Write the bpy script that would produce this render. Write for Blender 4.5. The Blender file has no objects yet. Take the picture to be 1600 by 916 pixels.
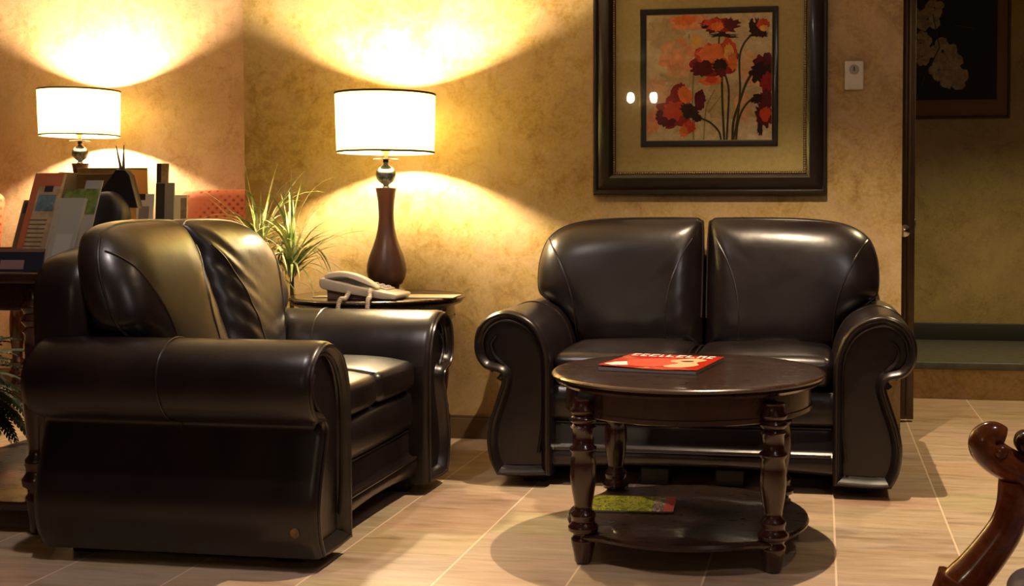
import bpy, math, random
from mathutils import Vector, Matrix
random.seed(7)
R = math.radians
S = bpy.context.scene
COL = S.collection

# ------------------------------------------------------------------ camera
F, PX, PY = 1850.0, 990.0, 392.6          # focal length and principal point of the cropped photo, 1600x916
cd = bpy.data.cameras.new('camera'); cam = bpy.data.objects.new('camera', cd); COL.objects.link(cam)
cd.sensor_width = 36; cd.sensor_fit = 'HORIZONTAL'; cd.lens = 36*F/1600
cd.shift_x = -(PX-800)/1600; cd.shift_y = (PY-458)/1600
cd.clip_start = 0.02
cam.location = (0, 0, 0.97); cam.rotation_euler = (R(88), 0, math.atan(295/F))
S.camera = cam
# ------------------------------------------------------------------ colour management, world
S.view_settings.view_transform = 'Standard'; S.view_settings.look = 'None'
S.view_settings.gamma = 1; S.view_settings.use_curve_mapping = False
S.view_settings.exposure = 0.12
w = bpy.data.worlds.new('world'); S.world = w; w.use_nodes = True
w.node_tree.nodes['Background'].inputs[0].default_value = (1.0, 0.72, 0.45, 1)
w.node_tree.nodes['Background'].inputs[1].default_value = 0.03
# ------------------------------------------------------------------ recessed spot lamps of the room, plus added front and hall ones (x, y, z, watts, half cone, colour, aim)
CEIL = 2.52
WARM = (1.0, 0.70, 0.40)
SPOTS = [
    ('main',  (-0.12, 3.62, CEIL-.04), 230, 50, (1.0, 0.76, 0.50), (-0.12, 3.5, 0), .012),
    ('left',  (-1.6, 2.35, CEIL-.04), 62, 55, (0.95, 0.80, 0.76), (-1.7, 2.75, 0), .04),
    ('front', (0.9, 1.2, CEIL-.04), 28, 60, (0.92, 0.82, 0.80), (0.5, 2.6, 0.3), .06),  # added, unseen lamp that gives the leather its frontal highlights
    ('alcove',(-3.5, 4.75, CEIL-.04), 50, 50, (1.0, 0.74, 0.48), (-3.5, 4.9, 0), .04),
    ('hall',  (1.1, 5.65, CEIL-.04), 130, 55, (1.0, 0.76, 0.42), (1.0, 5.7, 0), .05),  # added, unseen lamp that brightens the hallway floor and wall
]
LAMP_BULB = 4300.0      # emission of the two table lamp bulbs
SCONCE_BULB = 110.0

# ------------------------------------------------------------------ materials
def mat(name, base=(.5, .5, .5), rough=.5, metal=0, coat=0, coat_rough=.1, spec=.5, emis=None, es=0):
    m = bpy.data.materials.new(name); m.use_nodes = True
    b = m.node_tree.nodes['Principled BSDF']
    b.inputs['Base Color'].default_value = (*base, 1); b.inputs['Roughness'].default_value = rough
    b.inputs['Metallic'].default_value = metal; b.inputs['Coat Weight'].default_value = coat
    b.inputs['Coat Roughness'].default_value = coat_rough; b.inputs['Specular IOR Level'].default_value = spec
    if emis: b.inputs['Emission Color'].default_value = (*emis, 1); b.inputs['Emission Strength'].default_value = es
    return m
def N(m, t, **k):
    n = m.node_tree.nodes.new(t)
    for a, v in k.items(): setattr(n, a, v)
    return n
def L(m, a, b): m.node_tree.links.new(a, b)
def coords(m, scale=(1, 1, 1), obj=True, rot=(0, 0, 0)):
    tc = N(m, 'ShaderNodeTexCoord'); mp = N(m, 'ShaderNodeMapping')
    mp.inputs['Scale'].default_value = scale; mp.inputs['Rotation'].default_value = rot
    L(m, tc.outputs['Object'], mp.inputs[0]); return mp.outputs[0]
def noise(m, vec, scale, detail=4, rough=.55, dist=0):
    n = N(m, 'ShaderNodeTexNoise'); n.inputs['Scale'].default_value = scale; n.inputs['Detail'].default_value = detail
    n.inputs['Roughness'].default_value = rough; n.inputs['Distortion'].default_value = dist
    L(m, vec, n.inputs['Vector']); return n.outputs['Fac']
def ramp(m, fac, stops):
    r = N(m, 'ShaderNodeValToRGB'); e = r.color_ramp.elements
    while len(e) < len(stops): e.new(.5)
    for i, (p, c) in enumerate(stops): e[i].position = p; e[i].color = (*c, 1)
    L(m, fac, r.inputs[0]); return r.outputs[0]
def mixc(m, fac, a, b, mode='MIX'):
    n = N(m, 'ShaderNodeMix', data_type='RGBA', blend_type=mode)
    for sock, v in ((n.inputs[0], fac), (n.inputs[6], a), (n.inputs[7], b)):
        if isinstance(v, (int, float)): sock.default_value = v
        elif isinstance(v, tuple): sock.default_value = (*v, 1)
        else: L(m, v, sock)
    return n.outputs[2]
def mth(m, op, a, b=None, c=None):
    n = N(m, 'ShaderNodeMath', operation=op)
    for i, v in enumerate((a, b, c)):
        if v is None: continue
        if isinstance(v, (int, float)): n.inputs[i].default_value = v
        else: L(m, v, n.inputs[i])
    return n.outputs[0]
def bump(m, h, strength=.3, dist=.01):
    n = N(m, 'ShaderNodeBump'); n.inputs['Strength'].default_value = strength; n.inputs['Distance'].default_value = dist
    L(m, h, n.inputs['Height']); L(m, n.outputs[0], m.node_tree.nodes['Principled BSDF'].inputs['Normal'])
def P(m): return m.node_tree.nodes['Principled BSDF'].inputs

def wallpaper(name, stops, dark, light, blush):
    m = mat(name, rough=.42, spec=.35)
    v = coords(m)
    n1 = noise(m, v, 2.6, 8, .62, .6); n2 = noise(m, v, 13, 8, .72, 1.0); n3 = noise(m, v, 70, 4, .7); n4 = noise(m, coords(m, (1, 1, 1), True, (0, 0, 1.1)), 4.2, 7, .7, .8)
    # damask: large mirrored scroll blotches
    s = mth(m, 'ADD', mth(m, 'MULTIPLY', n1, .40), mth(m, 'ADD', mth(m, 'MULTIPLY', n2, .42), mth(m, 'MULTIPLY', n3, .22)))
    c = ramp(m, s, stops)
    vo = N(m, 'ShaderNodeTexVoronoi', feature='SMOOTH_F1'); vo.inputs['Scale'].default_value = 5.5
    L(m, mixc(m, .22, v, N(m, 'ShaderNodeTexNoise').outputs['Color']), vo.inputs['Vector'])
    k = ramp(m, vo.outputs['Distance'], [(.18, (1, 1, 1)), (.42, (0, 0, 0))])
    c = mixc(m, mth(m, 'MULTIPLY', mth(m, 'MULTIPLY', k, n2), .28), c, light)
    c = mixc(m, mth(m, 'MULTIPLY', ramp(m, n2, [(.52, (0, 0, 0)), (.7, (1, 1, 1))]), .35), c, dark)
    c = mixc(m, ramp(m, n4, [(.47, (0, 0, 0)), (.60, (.55, .55, .55))]), c, blush)
    L(m, c, P(m)['Base Color']); bump(m, n3, .12, .004)
    return m
WALL = wallpaper('gold_wallpaper', [(.44, (.36, .22, .065)), (.51, (.50, .33, .115)), (.56, (.58, .40, .165)), (.63, (.68, .51, .27))], (.40, .24, .075), (.72, .56, .32), (.58, .40, .235))
WALLP = wallpaper('rose_wallpaper', [(.44, (.46, .29, .145)), (.51, (.58, .38, .21)), (.56, (.64, .44, .26)), (.63, (.72, .53, .36))], (.48, .29, .13), (.72, .53, .34), (.64, .41, .27))
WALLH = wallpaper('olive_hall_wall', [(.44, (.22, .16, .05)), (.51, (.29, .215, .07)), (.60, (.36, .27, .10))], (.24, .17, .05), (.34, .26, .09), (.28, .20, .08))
CEILM = mat('ceiling_paint', (.42, .35, .26), .9)
BASEB = mat('brown_tile_baseboard', (.15, .09, .045), .5)

def tile():
    m = mat('streaked_beige_tile', rough=.42, spec=.4)
    tc = N(m, 'ShaderNodeTexCoord'); sp = N(m, 'ShaderNodeSeparateXYZ'); L(m, tc.outputs['Object'], sp.inputs[0])
    tx = mth(m, 'DIVIDE', mth(m, 'ADD', sp.outputs[0], 100*.3445-.041), .3445)
    ty = mth(m, 'DIVIDE', mth(m, 'ADD', sp.outputs[1], 100*.2475-3.165), .2475)
    fx = mth(m, 'ABSOLUTE', mth(m, 'SUBTRACT', mth(m, 'FRACT', mth(m, 'ADD', tx, .5)), .5))
    fy = mth(m, 'ABSOLUTE', mth(m, 'SUBTRACT', mth(m, 'FRACT', mth(m, 'ADD', ty, .5)), .5))
    gx = mth(m, 'LESS_THAN', fx, .0085); gy = mth(m, 'LESS_THAN', fy, .009)
    cell = N(m, 'ShaderNodeCombineXYZ'); L(m, mth(m, 'FLOOR', tx), cell.inputs[0]); L(m, mth(m, 'FLOOR', ty), cell.inputs[1])
    wn = N(m, 'ShaderNodeTexWhiteNoise', noise_dimensions='3D'); L(m, cell.outputs[0], wn.inputs[0])
    mp = N(m, 'ShaderNodeMapping'); mp.inputs['Scale'].default_value = (1.6, 9, 1); L(m, tc.outputs['Object'], mp.inputs[0])
    off = N(m, 'ShaderNodeVectorMath', operation='MULTIPLY_ADD'); L(m, wn.outputs[1], off.inputs[0]); off.inputs[1].default_value = (9, 9, 9); L(m, mp.outputs[0], off.inputs[2])
    n1 = noise(m, off.outputs[0], 1.6, 7, .6, .8); n2 = noise(m, off.outputs[0], 5, 6, .65, .5)
    s = mth(m, 'ADD', mth(m, 'MULTIPLY', n1, .62), mth(m, 'MULTIPLY', n2, .38))
    c = ramp(m, s, [(.34, (.33, .225, .135)), (.46, (.49, .355, .225)), (.56, (.58, .43, .29)), (.66, (.68, .54, .39))])
    c = mixc(m, ramp(m, n2, [(.54, (0, 0, 0)), (.68, (.45, .45, .45))]), c, (.45, .39, .31))
    c = mixc(m, .10, c, wn.outputs[1], 'SOFT_LIGHT')
    c = mixc(m, mth(m, 'MULTIPLY', gy, .45), c, (.72, .55, .40))
    c = mixc(m, mth(m, 'MULTIPLY', gx, .9), c, (.88, .68, .50))
    L(m, c, P(m)['Base Color'])
    L(m, mth(m, 'ADD', mth(m, 'MULTIPLY', n2, .25), .24), P(m)['Roughness'])
    bump(m, s, .12, .004)
    return m
TILE = tile()

def leather(name, base, rough=.33):
    m = mat(name, base, rough, coat=.12, coat_rough=.2, spec=.5)
    v = coords(m)
    vo = N(m, 'ShaderNodeTexVoronoi'); vo.inputs['Scale'].default_value = 260; L(m, v, vo.inputs['Vector'])
    n1 = noise(m, v, 6, 3, .5, .2)
    h = mth(m, 'ADD', mth(m, 'MULTIPLY', vo.outputs['Distance'], .015), n1)
    bump(m, h, .28, .012)
    c = ramp(m, n1, [(.35, tuple(x*.75 for x in base)), (.65, tuple(x*1.3 for x in base))]); L(m, c, P(m)['Base Color'])
    L(m, mth(m, 'ADD', mth(m, 'MULTIPLY', n1, .14), rough-.07), P(m)['Roughness'])
    return m
LEATH = leather('dark_brown_leather', (.0095, .0056, .0060), .32)
PIPE = leather('leather_piping', (.016, .010, .009), .30)
SEAM = mat('seam_thread', (.10, .075, .05), .6)
BLACK = mat('black_plastic_foot', (.006, .005, .005), .6)

def wood(name, a, b, rough=.22, scale=(1, 1, 1), coat=.5):
    m = mat(name, a, rough, coat=coat, coat_rough=.08)
    v = coords(m, scale)
    n = noise(m, v, 9, 7, .6, 1.5); c = ramp(m, n, [(.35, a), (.65, b)]); L(m, c, P(m)['Base Color'])
    L(m, mth(m, 'ADD', mth(m, 'MULTIPLY', n, .18), rough-.06), P(m)['Roughness'])
    return m
WOODT = wood('dark_mahogany_top', (.019, .0062, .0042), (.034, .011, .0062), .26, (1, 6, 1))
WOODL = wood('dark_mahogany_turned', (.024, .0055, .0038), (.044, .0105, .0058), .22, (5, 5, 1))
WOODR = wood('red_mahogany_carved', (.17, .036, .012), (.30, .080, .022), .18, (3, 3, 3), .7)
WOODD = wood('door_wood', (.050, .026, .012), (.085, .046, .022), .35, (8, 8, 1), .2)
FRAMEW = wood('picture_frame_wood', (.016, .009, .006), (.020, .012, .007), .34, (2, 2, 2), .15)
GOLD = mat('antique_gold_bead', (.42, .28, .12), .4, .6)
MATB = mat('olive_mat_board', (.27, .20, .075), .75)
def add_noise_col(m, a, b, sc, sp=(1, 1, 1)):
    v = coords(m, sp); n = noise(m, v, sc, 5, .6); L(m, ramp(m, n, [(.35, a), (.65, b)]), P(m)['Base Color'])
add_noise_col(MATB, (.46, .37, .13), (.54, .43, .17), 60)
GLASS = bpy.data.materials.new('picture_glass'); GLASS.use_nodes = True
nt = GLASS.node_tree; nt.nodes.clear()
o_ = nt.nodes.new('ShaderNodeOutputMaterial'); mx = nt.nodes.new('ShaderNodeMixShader'); tr = nt.nodes.new('ShaderNodeBsdfTransparent'); gl = nt.nodes.new('ShaderNodeBsdfGlossy')
gl.inputs['Roughness'].default_value = .015; fr = nt.nodes.new('ShaderNodeFresnel'); fr.inputs[0].default_value = 1.5
nt.links.new(fr.outputs[0], mx.inputs[0]); nt.links.new(tr.outputs[0], mx.inputs[1]); nt.links.new(gl.outputs[0], mx.inputs[2]); nt.links.new(mx.outputs[0], o_.inputs[0])
CHROME = mat('brushed_nickel', (.55, .53, .50), .22, 1)
PEWTER = mat('pewter_ball', (.20, .22, .22), .22, .9)
BRASS = mat('brass', (.55, .38, .16), .3, 1)
TRIM = mat('shade_trim', (.035, .022, .012), .7)
WHITEP = mat('white_plastic', (.72, .68, .60), .4)
BEIGE = mat('beige_phone_plastic', (.68, .58, .42), .42)
BEIGED = mat('brown_phone_stand', (.16, .09, .06), .5)
PAPER = mat('cream_paper', (.78, .68, .42), .8)
PAGES = mat('magazine_pages', (.30, .27, .24), .7)
PETAL_G = mat('grass_green', (.20, .30, .07), .55)
BULB = mat('lamp_bulb', (1, 1, 1), .5, emis=(1, .80, .50), es=LAMP_BULB)
BULB2 = mat('sconce_bulb', (1, 1, 1), .5, emis=(1, .86, .6), es=SCONCE_BULB)
DLED = mat('downlight_lens', (1, 1, 1), .5, emis=(1, .8, .6), es=6)

def shade_mat():
    m = bpy.data.materials.new('linen_lamp_shade'); m.use_nodes = True; t = m.node_tree; t.nodes.clear()
    o = t.nodes.new('ShaderNodeOutputMaterial'); a = t.nodes.new('ShaderNodeBsdfTranslucent'); d = t.nodes.new('ShaderNodeBsdfDiffuse'); x = t.nodes.new('ShaderNodeMixShader')
    a.inputs[0].default_value = (.30, .27, .10, 1); d.inputs[0].default_value = (.85, .80, .62, 1); x.inputs[0].default_value = .22
    n = t.nodes.new('ShaderNodeTexNoise'); n.inputs['Scale'].default_value = 180
    bp = t.nodes.new('ShaderNodeBump'); bp.inputs['Strength'].default_value = .1
    t.links.new(n.outputs[0], bp.inputs['Height']); t.links.new(bp.outputs[0], d.inputs['Normal'])
    t.links.new(a.outputs[0], x.inputs[2]); t.links.new(d.outputs[0], x.inputs[1]); rf = t.nodes.new('ShaderNodeBsdfRefraction'); rf.inputs['Color'].default_value = (.95, .90, .62, 1); rf.inputs['Roughness'].default_value = .62; rf.inputs['IOR'].default_value = 1.12
    x2 = t.nodes.new('ShaderNodeMixShader'); x2.inputs[0].default_value = .06; t.links.new(x.outputs[0], x2.inputs[1]); t.links.new(rf.outputs[0], x2.inputs[2]); t.links.new(x2.outputs[0], o.inputs[0]); return m
SHADE = shade_mat()

WOODB = wood('satin_lamp_wood', (.045, .014, .010), (.062, .022, .015), .36, (5, 5, 1), .15)
# ------------------------------------------------------------------ mesh helpers
class MB:
    def __init__(s): s.v = []; s.f = []; s.m = []; s.mi = 0
    def add(s, vs, fs):
        o = len(s.v); s.v += [tuple(v) for v in vs]; s.f += [tuple(o+i for i in f) for f in fs]; s.m += [s.mi]*len(fs); return s
    def xf(s, M, start=0):
        for i in range(start, len(s.v)): s.v[i] = tuple(M @ Vector(s.v[i]))
        return s
    def box(s, a, b, bev=0.0):
        x0, y0, z0 = a; x1, y1, z1 = b
        if bev <= 0:
            return s.add([(x0, y0, z0), (x1, y0, z0), (x1, y1, z0), (x0, y1, z0), (x0, y0, z1), (x1, y0, z1), (x1, y1, z1), (x0, y1, z1)],
                         [(0, 3, 2, 1), (4, 5, 6, 7), (0, 1, 5, 4), (1, 2, 6, 5), (2, 3, 7, 6), (3, 0, 4, 7)])
        return s.rbox(((x0+x1)/2, (y0+y1)/2, (z0+z1)/2), ((x1-x0)/2, (y1-y0)/2, (z1-z0)/2), bev, 2, 1)
    def rbox(s, c, h, r, k=5, mid=8, fn=None):
        """rounded box: k samples across each rounding, mid across the flat"""
        r = min(r, min(h)*.999)
        def samp(hh):
            t = [-hh + r*(1-math.cos(i/k*math.pi/2)) for i in range(k)]
            t2 = [-(hh-r) + 2*(hh-r)*i/mid for i in range(mid+1)]
            return t+t2+[-q for q in reversed(t)]
        ax = [samp(h[0]), samp(h[1]), samp(h[2])]; idx = {}; vs = []; fs = []
        def put(p):
            key = tuple(round(q, 7) for q in p)
            if key in idx: return idx[key]
            inner = [max(-(h[i]-r), min(h[i]-r, p[i])) for i in range(3)]
            d = Vector([p[i]-inner[i] for i in range(3)])
            if d.length > 1e-9: d = d.normalized()*r
            q = [inner[i]+d[i] for i in range(3)]
            if fn: q = fn(q)
            vs.append((c[0]+q[0], c[1]+q[1], c[2]+q[2])); idx[key] = len(vs)-1; return idx[key]
        for a in range(3):
            b, cc = (a+1) % 3, (a+2) % 3
            for sg in (-1, 1):
                for i in range(len(ax[b])-1):
                    for j in range(len(ax[cc])-1):
                        q = []
                        for (u, v) in ((i, j), (i+1, j), (i+1, j+1), (i, j+1)):
                            p = [0, 0, 0]; p[a] = sg*h[a]; p[b] = ax[b][u]; p[cc] = ax[cc][v]; q.append(put(p))
                        if sg < 0: q.reverse()
                        if len(set(q)) == 4: fs.append(q)
                        elif len(set(q)) == 3: fs.append(list(dict.fromkeys(q)))
        return s.add(vs, fs)
    def loft(s, rings, closed=True, cap0=True, cap1=True):
        n = len(rings[0]); vs = [p for r in rings for p in r]; fs = []
        for i in range(len(rings)-1):
            for j in range(n if closed else n-1):
                k = (j+1) % n; fs.append((i*n+j, i*n+k, (i+1)*n+k, (i+1)*n+j))
        if cap0: fs.append(tuple(reversed(range(n))))
        if cap1: fs.append(tuple((len(rings)-1)*n+j for j in range(n)))
        return s.add(vs, fs)
    def lathe(s, prof, c=(0, 0, 0), n=32, caps=True):
        rings = [[(c[0]+r*math.cos(2*math.pi*i/n), c[1]+r*math.sin(2*math.pi*i/n), c[2]+z) for i in range(n)] for r, z in prof]
        return s.loft(rings, True, caps, caps)
    def tube(s, path, r, n=8, closed=False, flat=1.0):
        path = [Vector(p) for p in path]; m = len(path); rings = []
        up = None
        for i, p in enumerate(path):
            if closed: t = path[(i+1) % m]-path[i-1]
            else: t = path[min(i+1, m-1)]-path[max(i-1, 0)]
            if t.length < 1e-9: t = Vector((0, 0, 1))
            t.normalize()
            if up is None: up = Vector((0, 0, 1)) if abs(t.z) < .9 else Vector((1, 0, 0))
            a = (up - t*up.dot(t))
            if a.length < 1e-6: a = t.orthogonal()
            a.normalize(); up = a; b = t.cross(a)
            rr = r(i/(m-1)) if callable(r) else r
            rings.append([p + a*rr*math.cos(2*math.pi*k/n)*flat + b*rr*math.sin(2*math.pi*k/n) for k in range(n)])
        if closed: rings.append(rings[0]); return s.loft(rings, True, False, False)
        return s.loft(rings)
    def build(s, name, material, parent=None, smooth=True, angle=40, subsurf=0):
        me = bpy.data.meshes.new(name); me.from_pydata(s.v, [], s.f)
        mats = material if isinstance(material, list) else [material]
        for mm in mats: me.materials.append(mm)
        if len(mats) > 1: me.polygons.foreach_set('material_index', s.m)
        me.validate(); me.update()
        import bmesh
        bm = bmesh.new(); bm.from_mesh(me); bmesh.ops.remove_doubles(bm, verts=bm.verts, dist=1e-6); bmesh.ops.recalc_face_normals(bm, faces=bm.faces)
        if smooth:
            for f in bm.faces: f.smooth = True
            for e in bm.edges:
                if len(e.link_faces) == 2 and e.calc_face_angle(0) > R(angle): e.smooth = False
        bm.to_mesh(me); bm.free()
        o = bpy.data.objects.new(name, me); COL.objects.link(o)
        if parent: o.parent = parent
        if subsurf:
            md = o.modifiers.new('s', 'SUBSURF'); md.levels = md.render_levels = subsurf
        return o
def thing(name, label, cat, loc=(0, 0, 0), rz=0, group=None):
    o = bpy.data.objects.new(name, None); COL.objects.link(o); o.location = loc; o.rotation_euler = (0, 0, rz)
    o.empty_display_size = .1; o['label'] = label; o['category'] = cat
    if group: o['group'] = group
    return o
def tag(o, label, cat, group=None):
    o['label'] = label; o['category'] = cat
    if group: o['group'] = group
    return o
def struct(o): o['kind'] = 'structure'; return o
def catmull(pts, k=8, closed=True):
    out = []; n = len(pts)
    for i in range(n if closed else n-1):
        g = (lambda j: pts[j % n]) if closed else (lambda j: pts[max(0, min(n-1, j))])
        p0, p1, p2, p3 = (Vector(g(i-1)), Vector(g(i)), Vector(g(i+1)), Vector(g(i+2)))
        if (p2-p1).length < 1e-9: continue
        for t in [q/k for q in range(k)]:
            out.append(.5*((2*p1)+(p2-p0)*t+(2*p0-5*p1+4*p2-p3)*t*t+(3*p1-p0-3*p2+p3)*t**3))
    if not closed: out.append(Vector(pts[-1]))
    return out
def offs(poly, d):
    """inset a 2D ccw polygon by d"""
    n = len(poly); out = []
    for i in range(n):
        a = poly[i-1]; b = poly[(i+1) % n]; t = (Vector(b)-Vector(a)); t.normalize()
        nrm = Vector((-t.y, t.x)); out.append(Vector(poly[i])+nrm*d)
    return out

DUSK = mat('dark_brown_wall_paint', (.07, .042, .026), .8)
# ------------------------------------------------------------------ room shell
YW = 4.827; XL = -2.482; XR = .312
fl = MB().box((-5.3, -2.6, -.06), (3.2, 7.6, 0)).build('floor', TILE, smooth=False); struct(fl)
struct(MB().box((-5.3, -2.6, CEIL), (3.2, 7.6, CEIL+.06)).build('ceiling', CEILM, smooth=False))
struct(MB().box((XL, YW, 0), (XR, YW+.12, CEIL)).build('wall_back', WALL, smooth=False))
struct(MB().box((-5.3, 5.87, 0), (-1.2, 6.0, CEIL)).build('wall_alcove', WALLP, smooth=False))
struct(MB().box((-5.4, -2.6, 0), (-5.3, 6.1, CEIL)).build('wall_left', DUSK, smooth=False))
struct(MB().box((-1.3, YW+.12, 0), (-1.2, 5.90, CEIL)).build('wall_alcove_side', WALL, smooth=False))
struct(MB().box((-5.3, -2.7, 0), (3.2, -2.6, CEIL)).build('wall_front', DUSK, smooth=False))
struct(MB().box((3.1, -2.6, 0), (3.2, 7.6, CEIL)).build('wall_right', DUSK, smooth=False))
struct(MB().box((-.6, 7.27, 0), (3.1, 7.4, CEIL)).build('wall_hall', WALLH, smooth=False))
struct(MB().box((-.7, YW+.12, 0), (-.6, 7.4, CEIL)).build('wall_hall_side', WALLH, smooth=False))
# raised platform at the end of the hall
struct(MB().box((-.6, 6.22, 0), (3.1, 7.27, .155)).build('trim_1', WALL, smooth=False))
SLATE = mat('dark_slate_ledge', (.085, .085, .062), .45); add_noise_col(SLATE, (.07, .07, .05), (.10, .10, .075), 20)
struct(MB().box((-.6, 6.18, .155), (3.1, 7.27, .195), .008).build('trim_2', SLATE))
DARKB = mat('dark_baseboard', (.02, .017, .012), .5)
struct(MB().box((-.6, 7.245, .195), (3.1, 7.27, .295), .004).build('baseboard_hall', DARKB))
def bb(name, a, b):
    m = MB(); m.box((a[0], a[1], 0), (b[0], b[1], .088), .003); m.box((a[0], a[1]+.004, .088), (b[0], b[1], .100), .002)
    struct(m.build(name, BASEB))
bb('baseboard_back', (XL, YW-.014), (XR, YW))
bb('baseboard_alcove', (-5.3, 5.856), (-1.3, 5.87))
# open door leaf beyond the wall's end, seen edge on
dr = bpy.data.objects.new('door_1', None); COL.objects.link(dr); struct(dr); dr.location = (-.43, 5.50, 0); dr.rotation_euler = (0, 0, R(1.0))
DW = .845
MB().box((0, 0, .012), (DW, .042, 2.1), .003).build('door_leaf', WOODD, dr)
m = MB()
for x0 in (DW-.030, DW-.052, DW-.105):
    m.tube([(x0, -.003, .03), (x0, -.003, 1.0), (x0, -.003, 2.08)], .0065, 8)
m.build('stile_moulding', WOODD, dr)
m = MB()
for z0, z1 in ((.2, .95), (1.1, 1.95)): m.tube([(.13, -.004, z0), (DW-.13, -.004, z0), (DW-.13, -.004, z1), (.13, -.004, z1)], .009, 6, True)
m.build('panel_moulding', WOODD, dr)
m = MB(); m.lathe([(.026, 0), (.026, .006), (.011, .010), (.010, .03), (.022, .038), (.029, .05), (.027, .062), (.012, .070), (.001, .071)], n=24)
m.xf(Matrix.Translation((DW-.052, 0, .875)) @ Matrix.Rotation(R(90), 4, 'X')); m.build('door_knob', CHROME, dr)['label'] = 'round polished door knob'
m = MB(); m.rbox((DW-.068, -.004, 1.02), (.006, .004, .022), .003, 2, 1); m.build('deadbolt_plate', CHROME, dr)
m = MB(); m.rbox((DW+.001, .018, .905), (.004, .011, .025), .003, 2, 1); m.build('latch', CHROME, dr)

# ------------------------------------------------------------------ loveseat builder; local x lateral, y 0 front to .8 back
def loveseat(label, loc, rz, a, badge=False, extra=0):
    """a = half the seat width between the arms"""
    D = a-.49                                           # lateral shift of the arm profile
    root = thing('leather_loveseat', label, 'loveseat', loc, rz)
    base = [(.485, .040), (.485, .040), (.60, .034), (.680, .036), (.680, .036), (.706, .09), (.716, .16), (.706, .23), (.680, .31), (.662, .370), (.668, .396), (.722, .412), (.755, .455), (.760, .515),
            (.742, .567), (.700, .604), (.648, .619), (.592, .608), (.540, .575), (.505, .520), (.487, .450), (.485, .36), (.485, .2)]
    prof = [Vector((p.x+D, p.y)) for p in catmull(base, 5)]
    for sg in (-1, 1):
        def ring(d, y, pr=prof):
            return [(sg*p.x, y, p.y) for p in offs(pr, d)]
        rings = [ring(.034, .018), ring(.030, .004), ring(.018, -.006), ring(.008, -.004), ring(.002, .006), ring(0, .022)]
        for i in range(1, 13): rings.append(ring(0, .022+(.70+extra)*i/12))
        rings += [ring(.010, .745+extra), ring(.03, .757+extra)]
        m = MB().loft(rings, True, False, True)
        m.loft([ring(.034, .018), ring(.037, .023)], True, False, True)
        arm = m.build('arm', LEATH, root, angle=50)
        m = MB(); m.tube(ring(.012, -.005), .0055, 6, True)
        m.build('piping', PIPE, arm)
        # inner scroll crease of the front panel
        cr = catmull([(.690+D, .405), (.722+D, .440), (.733+D, .495), (.716+D, .548), (.668+D, .583), (.610+D, .578), (.558+D, .545), (.527+D, .49), (.515+D, .42), (.515+D, .25), (.53+D, .12)], 5, False)
        m = MB(); m.tube([(sg*p.x, .012, p.y) for p in cr], lambda t: .009*(1-.4*t), 8); m.build('scroll_fold', LEATH, arm)
        cr = catmull([(.672+D, .375), (.655+D, .40), (.662+D, .43), (.69+D, .46), (.700+D, .50), (.68+D, .53)], 5, False)
        m = MB(); m.tube([(sg*p.x, .014, p.y) for p in cr], lambda t: .010*(1-.6*t), 8); m.build('scroll_fold', LEATH, arm)
        # seam band around the roll, two thirds back
        m = MB(); ys = .37+.5*extra
        pts = [(sg*(p.x), ys+.02*math.sin((p.y-.4)*6), p.y) for p in offs(prof, -.001)][35:]
        m.tube(pts, .0032, 6); m.build('seam', PIPE, arm)
        # foot
        for yy in (.10, .66+extra):
            f = MB(); f.rbox((sg*(.565+D), yy+.03*(yy < .3), .023), (.04, .04, .0225), .006, 2, 2); f.build('foot', BLACK, root)
    # front rail body
    pr = [(.60, .06), (.115, .058), (.060, .062), (.040, .080), (.036, .115), (.048, .133), (.062, .140), (.066, .15), (.066, .205), (.074, .220), (.078, .226), (.062, .234), (.052, .255), (.050, .30), (.058, .345), (.085, .362), (.12, .366), (.70+extra, .366), (.74+extra, .35), (.74+extra, .06)]
    rings = []
    for i in range(25):
        x = -a-.005 + (2*a+.01)*i/24; u = x/a
        arch = .018*(1-u*u)
        rings.append([(x, y-.006*(1-u*u)*(z > .23), z+(arch if z < .1 else 0)+(.003*math.sin(9*x)*(z > .3))) for y, z in pr])
    body = MB().loft(rings).build('base', LEATH, root, angle=60)
    MB().tube([(-a+.01+(2*a-.02)*i/20, .045-.003, .131) for i in range(21)], .0065, 8).build('piping', PIPE, body)
    MB().tube([(-a+.01+(2*a-.02)*i/20, .070-.004*(1-(i/10-1)**2), .222) for i in range(21)], .004, 6).build('seam', PIPE, body)
    for sx in (-.22, .22):
        if a > .4: f = MB(); f.rbox((sx*.6, .14, .032), (.05, .04, .031), .006, 2, 2); f.build('foot', BLACK, root)
    # seat cushions
    for sg in (-1, 1):
        hx = a/2-.002
        def puff(q, hx=hx):
            u, v = q[0]/hx, q[1]/.24
            e = max(0, (1-u**4))*max(0, (1-v**4))
            q = list(q)
            if q[2] > 0: q[2] += .020*e + .0025*math.sin(17*q[0]+5*q[1])*e
            if q[1] < -.15: q[1] -= .012*max(0, 1-u*u)
            return q
        m = MB().rbox((sg*(a/2), .285+extra*.4, .415), (hx, .245+extra*.4, .050), .034, 6, 12, puff)
        c = m.build('seat_cushion', LEATH, root, angle=70)
        pts = []
        for i in range(31):
            u = -1+2*i/30; xx = (hx-.014)*u
            pts.append((sg*(a/2)+xx, .285-.245-.012*max(0, 1-u*u)+.014+.014*abs(u)**9, .4535))
        MB().tube(pts, .004, 6).build('piping', PIPE, c)
        # stitched fold running back over the seat
        MB().tube([(sg*.012, .06+.35*i/12, .462+.012*math.sin(i/12*math.pi)) for i in range(13)], .003, 6).build('seam', PIPE, c)
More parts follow.
